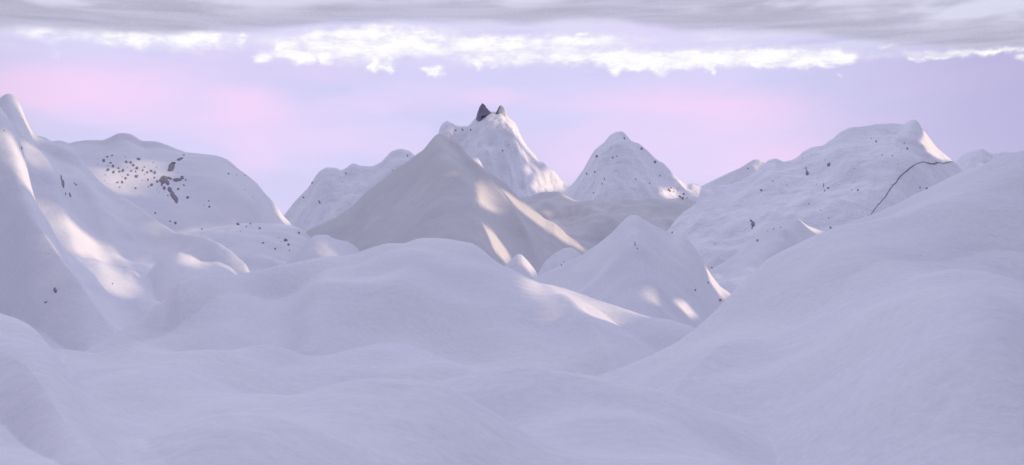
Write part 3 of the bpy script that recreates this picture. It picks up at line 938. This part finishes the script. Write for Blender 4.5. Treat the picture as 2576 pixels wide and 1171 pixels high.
place('rock', x, y, [(0, 0, 3.6, 2.4, -.7)], 'slanting dark rock below the right end of the level outcrop', 'rock', 'loose rocks beside the dome outcrops')
x, y = zr(*Z3, 1582, 890)
place('rock', x, y, [(0, 0, 4, 3.4, 0), (4.5, 2, 2, 1.6, 0)], 'two lobed dark rock right of the foot of the longest outcrop', 'rock', 'loose rocks beside the dome outcrops')
rock_rows(Z3, [(1888, 940, 12), (1822, 1002, 9), (1897, 1025, 17), (1440, 530, 8), (1115, 1115, 16), (2170, 548, 18, 14), (2288, 563, 11, 8), (2405, 575, 12), (2400, 780, 9), (2520, 885, 9)],
          2, 'bare right face of left dome', 'loose rocks on the right face of the dome', (1.8, 2.8))

Z5a = (0.0, 500.0, 3.903)
rock_rows(Z5a, [(1562, 195, 11), (1712, 277, 15, 11), (1765, 293, 18), (2032, 357, 16, 11), (2108, 130, 13), (2102, 72, 8), (1888, 38, 17, 12), (2055, 115, 6)], 2,
          'foot of the left dome', 'rocks along the foot of the left dome', (2.0, 3.6))
rock_rows(Z5a, [(2395, 310, 22, 19), (2480, 330, 9), (2520, 303, 11), (2420, 380, 8)], 1, 'left end of ledge below dome', 'rocks on the ledge below the dome', (2.2, 4.0))
Z5 = (660.0, 500.0, 3.903)
rock_rows(Z5, [(432, 393, 13), (298, 468, 24, 19), (328, 510, 16, 17), (38, 348, 17, 11), (70, 495, 20, 9), (192, 552, 13), (228, 445, 7), (252, 483, 7), (337, 570, 8), (128, 535, 6)], 2,
          'right tip of ledge below dome', 'rocks on the ledge below the dome', (2.0, 3.6))

Z7 = (1320.0, 300.0, 3.903)
G7 = 'rocks on the knobbed peak'
rock_rows(Z7, [(852, 405, 16), (832, 562, 12), (752, 580, 8, 15), (1130, 222, 8, 16), (1305, 328, 18, 14), (1440, 460, 16), (1015, 415, 11), (908, 680, 9), (822, 772, 12, 8), (1385, 675, 9), (1245, 635, 8),
               (1490, 600, 8), (930, 632, 8), (1052, 405, 8)], 3, 'face of the knobbed snow peak', G7, (2.0, 3.4))
rock_rows(Z7, [(1575, 740, 16, 18), (1600, 722, 9), (1625, 762, 9), (1590, 755, 10), (1665, 745, 6), (1718, 825, 18, 14), (1690, 810, 14), (1728, 783, 14), (1762, 825, 9), (1505, 750, 7)], 2,
          'sunlit hollow beside the knobbed peak', 'rocks in the sunlit hollow of the knobbed peak', (2.0, 3.4))
rock_rows(Z7, [(2008, 375, 5)], 1, 'on the snow slope behind the saddle', 'x', (2, 3)) if False else None
rock_rows(Z7, [(2375, 527, 12, 7)], 1, 'under the crest of the distant white shoulder', None, (2, 4))

Z8 = (1980.0, 280.0, 3.903)
G8 = 'rocks on the right massif'
rock_rows(Z8, [(1088, 333, 12), (1040, 303, 7), (1402, 402, 11, 15), (1372, 352, 6, 9), (1338, 412, 6), (1295, 385, 6), (612, 563, 20, 24), (435, 470, 7), (1250, 475, 6, 12), (1148, 468, 6, 9), (350, 505, 6),
               (572, 520, 6), (1310, 563, 7), (870, 605, 7)], 3, 'upper face of cracked massif', G8, (2.0, 3.4))
x, y = zr(*Z8, 396, 655)
place('rock', x, y, [(0, 0, 4.2, 5.4, .2), (-1.5, 7, 1.5, 6, .3), (-4, 13.5, 3, 1.6, .3)], 'gourd shaped dark rock with a thin curved neck, left part of the right massif', 'rock', G8, sink=.1)
x, y = zr(*Z8, 560, 775)
place('rock', x, y, [(0, 0, 1.3, 7, -.1)], 'thin upright sliver of dark rock in the middle of the right massif', 'rock', G8, sink=0)
rock_rows(Z8, [(605, 800, 14, 12), (568, 828, 10, 14), (905, 825, 13), (840, 822, 8), (488, 762, 7), (445, 870, 6), (530, 1027, 7), (408, 960, 7), (48, 730, 8), (610, 1105, 7, 10), (190, 768, 7)], 2,
          'lower face of cracked massif', G8, (2.0, 3.4))
rock_rows(Z8, [(1530, 797, 11), (1600, 808, 17, 13)], 1, 'below the long crack above the near slope', G8, (2.0, 3.4))

Z9 = (1700.0, 480.0, 5.152)
x, y = zr(*Z9, 1245, 510)
place('rock', x, y, [(0, 0, 4.8, 7.5, 0), (-5, 9, 3.2, 3.2, 0), (-2.5, -8, 2, 5, -.2)], 'kite shaped dark rock with a knob on top, low on the right massif', 'rock', G8, sink=.1)
rock_rows(Z9, [(1303, 725, 16, 22), (1352, 60, 20, 17), (2272, 552, 19), (745, 772, 9), (698, 1083, 12), (925, 918, 8), (1605, 552, 12, 9), (1520, 568, 11), (1432, 600, 8), (575, 560, 9, 7), (170, 620, 12, 14), (1982, 237, 11, 8),
               (2140, 326, 8), (1100, 202, 8), (1062, 198, 7)], 3, 'foot of the cracked massif', 'rocks at the foot of the right massif', (2.0, 3.4))

Z7b = (1320.0, 560.0, 3.903)
x, y = zr(*Z7b, 1238, 265)
place('rock', x, y, [(0, 0, 1.3, 5.5, 0), (0, -4, 1.8, 2.2, 0)], 'thin upright dark rock below the top of the smooth cone hill', 'rock', 'rocks on the smooth cone hill', sink=0)
rock_rows(Z7b, [(1262, 317, 9), (1973, 660, 11), (1845, 735, 13, 10), (2097, 837, 15, 17)], 1, 'on the smooth cone hill', 'rocks on the smooth cone hill', (2.4, 3.4))
rock_rows(Z7b, [(498, 485, 6, 12), (525, 450, 9)], 1, 'on the shaded bump left of the cone hill', 'rocks on the shaded bump', (2.4, 3.4))

Z6 = (1100.0, 240.0, 5.855)
rock_rows(Z6, [(438, 563, 20, 14), (538, 557, 14, 19), (665, 560, 14, 24), (820, 410, 14, 10)], 1, 'left shoulder of the highest peak', 'rocks on the highest peak', (2.4, 3.4))
rock_rows(Z6, [(1145, 873, 18, 14), (1285, 535, 14, 12), (1235, 785, 10), (1285, 893, 8, 12)], 1, 'right ribs of the highest peak', 'rocks on the highest peak', (2.4, 3.4))

Z4 = (660.0, 240.0, 3.903)
rock_rows(Z4, [(478, 1052, 12, 9), (1525, 632, 8, 18), (565, 905, 12, 10), (905, 810, 9, 16), (1372, 780, 9), (638, 1100, 8, 24)], 1, 'far ridge left of the pyramid peak', 'rocks on the stepped far ridge', (2.4, 3.4))

Z1 = (0.0, 200.0, 3.903)
x, y = zr(*Z1, 632, 1068)
place('rock', x, y, [(0, 0, 2.9, 12, .18), (-4, 14, 1.5, 8, .05)], 'tall jagged sliver of dark rock, tallest of the group on the left mountain', 'rock', 'jagged slivers on the left mountain', sink=0)
x, y = zr(*Z1, 660, 1172)
place('rock', x, y, [(0, 0, 1.3, 4.2, .1)], 'short dark sliver just below the tall sliver on the left mountain', 'rock', 'jagged slivers on the left mountain', sink=0)
x, y = zr(*Z1, 703, 1180)
place('rock', x, y, [(0, 0, 1.9, 6.2, .25), (1.6, -4, 1.8, 2.4, 0)], 'stout black sliver lowest and rightmost of the sliver group on the left mountain', 'rock', 'jagged slivers on the left mountain', sink=0)
x, y = zr(*Z1, 765, 1080)
place('rock', x, y, [(0, 0, 4, 1.6, -.7), (-4, 4, 2, 1.4, -.7)], 'faint slanting rock right of the sliver group on the left mountain', 'rock', 'jagged slivers on the left mountain', sink=.3)
x, y = zr(*Z1, 42, 537)
place('rock', x, y, [(0, 0, 2.8, 1.8, -.6)], 'small rock high on the left mountain close to the picture edge', 'rock', 'rocks high on the left mountain')
x, y = zr(*Z1, 218, 712)
place('rock', x, y, [(0, 0, 1.8, 5, .15)], 'narrow rock high on the left mountain beside the sunlit streak', 'rock', 'rocks high on the left mountain', sink=.1)
x, y = zr(*Z5a, 556, 972)
place('rock', x, y, [(0, 0, 4.4, 7.4, .2)], 'dark upright rock alone on the bare near left flank', 'rock', 'rocks on the near left flank', sink=.1)
x, y = zr(*Z5a, 458, 1094)
place('rock', x, y, [(0, 0, 3, 2.2, 0), (3, 1.6, 4, .8, .1)], 'small flat rock below the upright rock on the near left flank', 'rock', 'rocks on the near left flank', sink=.1)
x, y = zr(*Z5a, 1132, 905)
place('rock', x, y, [(0, 0, 1.6, 2.2, .2)], 'tiny rock in the sunlit hollow under the left mountain', 'rock', 'rocks on the near left flank', sink=.1)


# two horns on the highest peak
def horn(name, outline, base_y, depth_m, mat, seed, parent=None):
    """a tapering fang: outline = (column, row) ring of its broad side, thickened towards a sharp ridge"""
    s = base_y / F
    r = np.random.RandomState(seed)
    pts = [((x - CX) * s, (CY - y) * s) for x, y in outline]
    cx = sum(p[0] for p in pts) / len(pts)
    zmin = min(p[1] for p in pts)
    zmax = max(p[1] for p in pts)
    fine = []
    n = len(pts)
    for i in range(n):
        a, b = pts[i], pts[(i + 1) % n]
        for k_ in range(6):
            t = k_ / 6
            fine.append((a[0] * (1 - t) + b[0] * t + r.normal() * .25, a[1] * (1 - t) + b[1] * t + r.normal() * .25))
    vs, fs = [], []
    m_ = len(fine)
    rings = [(-1.0, .55), (-.55, .85), (0.0, 1.0), (.55, .85), (1.0, .55)]
    cz = zmin + (zmax - zmin) * .35
    for (dy, sc) in rings:
        for (x, z) in fine:
            h_ = (z - zmin) / (zmax - zmin)
            th = depth_m * (1.05 - h_)
            vs.append((cx + (x - cx) * (sc * (1 - h_) + h_), base_y + dy * th + r.normal() * .3, z if z > zmin + 1 else z - 8))
    for k_ in range(len(rings) - 1):
        for i in range(m_):
            j = (i + 1) % m_
            fs.append((k_ * m_ + i, k_ * m_ + j, (k_ + 1) * m_ + j, (k_ + 1) * m_ + i))
    vs.append((cx, base_y - depth_m * .9, cz))
    vs.append((cx, base_y + depth_m * .9, cz))
    cf, cb = len(vs) - 2, len(vs) - 1
    tris = []
    for i in range(m_):
        j = (i + 1) % m_
        tris.append((cf, j, i))
        tris.append((cb, (len(rings) - 1) * m_ + i, (len(rings) - 1) * m_ + j))
    me = bpy.data.meshes.new(name)
    me.from_pydata(vs, [], fs + tris)
    me.materials.append(mat)
    import bmesh
    bm = bmesh.new()
    bm.from_mesh(me)
    bmesh.ops.recalc_face_normals(bm, faces=bm.faces)
    bm.to_mesh(me)
    bm.free()
    o = bpy.data.objects.new(name, me)
    scene.collection.objects.link(o)
    if parent:
        o.parent = parent
    return o


o = horn('rock_horn', [(1197, 299), (1201, 284), (1206, 270), (1213, 260), (1218, 263), (1226, 274), (1236, 284), (1229, 289), (1222, 292), (1212, 294), (1207, 298), (1200, 304)], 2535, 14, HORN, 3)
tag(o, 'dark bare triangular rock horn at the very top of the highest far peak', 'rock horn', 'horns crowning the highest peak')
root = bpy.data.objects.new('snow_horn', None)
scene.collection.objects.link(root)
tag(root, 'smaller white snow horn with a dark left edge, right of the dark horn', 'snow horn', 'horns crowning the highest peak')
horn('snow_side', [(1250, 287), (1253, 280), (1257, 271), (1259.5, 266), (1265, 269), (1270, 276), (1274, 286), (1280, 304), (1262, 306), (1250, 298)], 2540, 9, SNOW, 5, root)
horn('rock_side', [(1247, 286), (1250, 279), (1254.5, 271), (1258.8, 264), (1259, 269), (1256, 276), (1252, 284), (1250, 289)], 2533, 5, HORN, 8, root)

# ------------------------------------------------------------------ the long crack
crack = [(2399.6, 409.5), (2396, 407.5), (2392, 407.2), (2384, 408.5), (2377, 411), (2369.6, 411.5), (2363, 409.8), (2357, 410), (2350, 412.5), (2342, 413), (2333, 411), (2324.6, 408), (2317, 408.6), (2312, 410.8), (2303, 414), (2294.6, 419.5),
         (2288, 424), (2282, 430.7), (2273, 437), (2264.6, 444.5), (2259, 452), (2254.6, 459.5), (2246, 467), (2239.6, 475.8), (2233, 486), (2227, 495.7), (2217, 507), (2207, 518), (2198, 530), (2190, 542), (2182, 553)]
wid = [.8, 1.6, 2.4, 2.0, 1.8, 1.8, 2.2, 3.0, 3.2, 3.4, 3.0, 2.2, 2.0, 1.9, 1.9, 2.3, 2.6, 2.5, 2.5, 2.6, 2.4, 2.2, 2.2, 2.0, 2.0, 1.9, 1.8, 1.7, 1.6, 1.4, 1.2]
cp = np.array(crack)
tt = np.arange(len(cp))
ti = np.linspace(0, len(cp) - 1, 150)
cxx = np.interp(ti, tt, cp[:, 0])
cyy = np.interp(ti, tt, cp[:, 1]) + 0.7 * perlin(ti * 2.3, ti * 0 + 4.4)
cw = np.interp(ti, tt, wid) * (1 + .35 * perlin(ti * 1.9, ti * 0 + 9.1))
vs, fs = [], []
RN = 8
cnt = 0
for i in range(len(ti)):
    h = hit(cxx[i], cyy[i] + 0.5)
    if h is None or 'crack' not in h[2][1]:
        continue
    p, n, _ = h
    s = p.y / F * cw[i] * 0.72
    i2 = min(i + 1, len(ti) - 1)
    i1 = max(i - 1, 0)
    tx, ty = cxx[i2] - cxx[i1], -(cyy[i2] - cyy[i1])
    L_ = math.hypot(tx, ty)
    perp = Vector((-ty / L_, 0, tx / L_))
    for k_ in range(RN):
        a_ = k_ * math.tau / RN
        q_ = p + perp * (math.cos(a_) * s) + n * (math.sin(a_) * s * 0.45 + 0.1 * s)
        vs.append(q_)
    if cnt:
        for k_ in range(RN):
            fs.append(((cnt - 1) * RN + k_, (cnt - 1) * RN + (k_ + 1) % RN, cnt * RN + (k_ + 1) % RN, cnt * RN + k_))
    cnt += 1
me = bpy.data.meshes.new('rock_band')
me.from_pydata(vs, [], fs + [tuple(range(RN))[::-1], tuple(range((cnt - 1) * RN, cnt * RN))])
me.materials.append(ROCK)
o = bpy.data.objects.new('rock_band', me)
scene.collection.objects.link(o)
tag(o, 'long thin dark crack line of bare rock curving across the right massif', 'rock band')
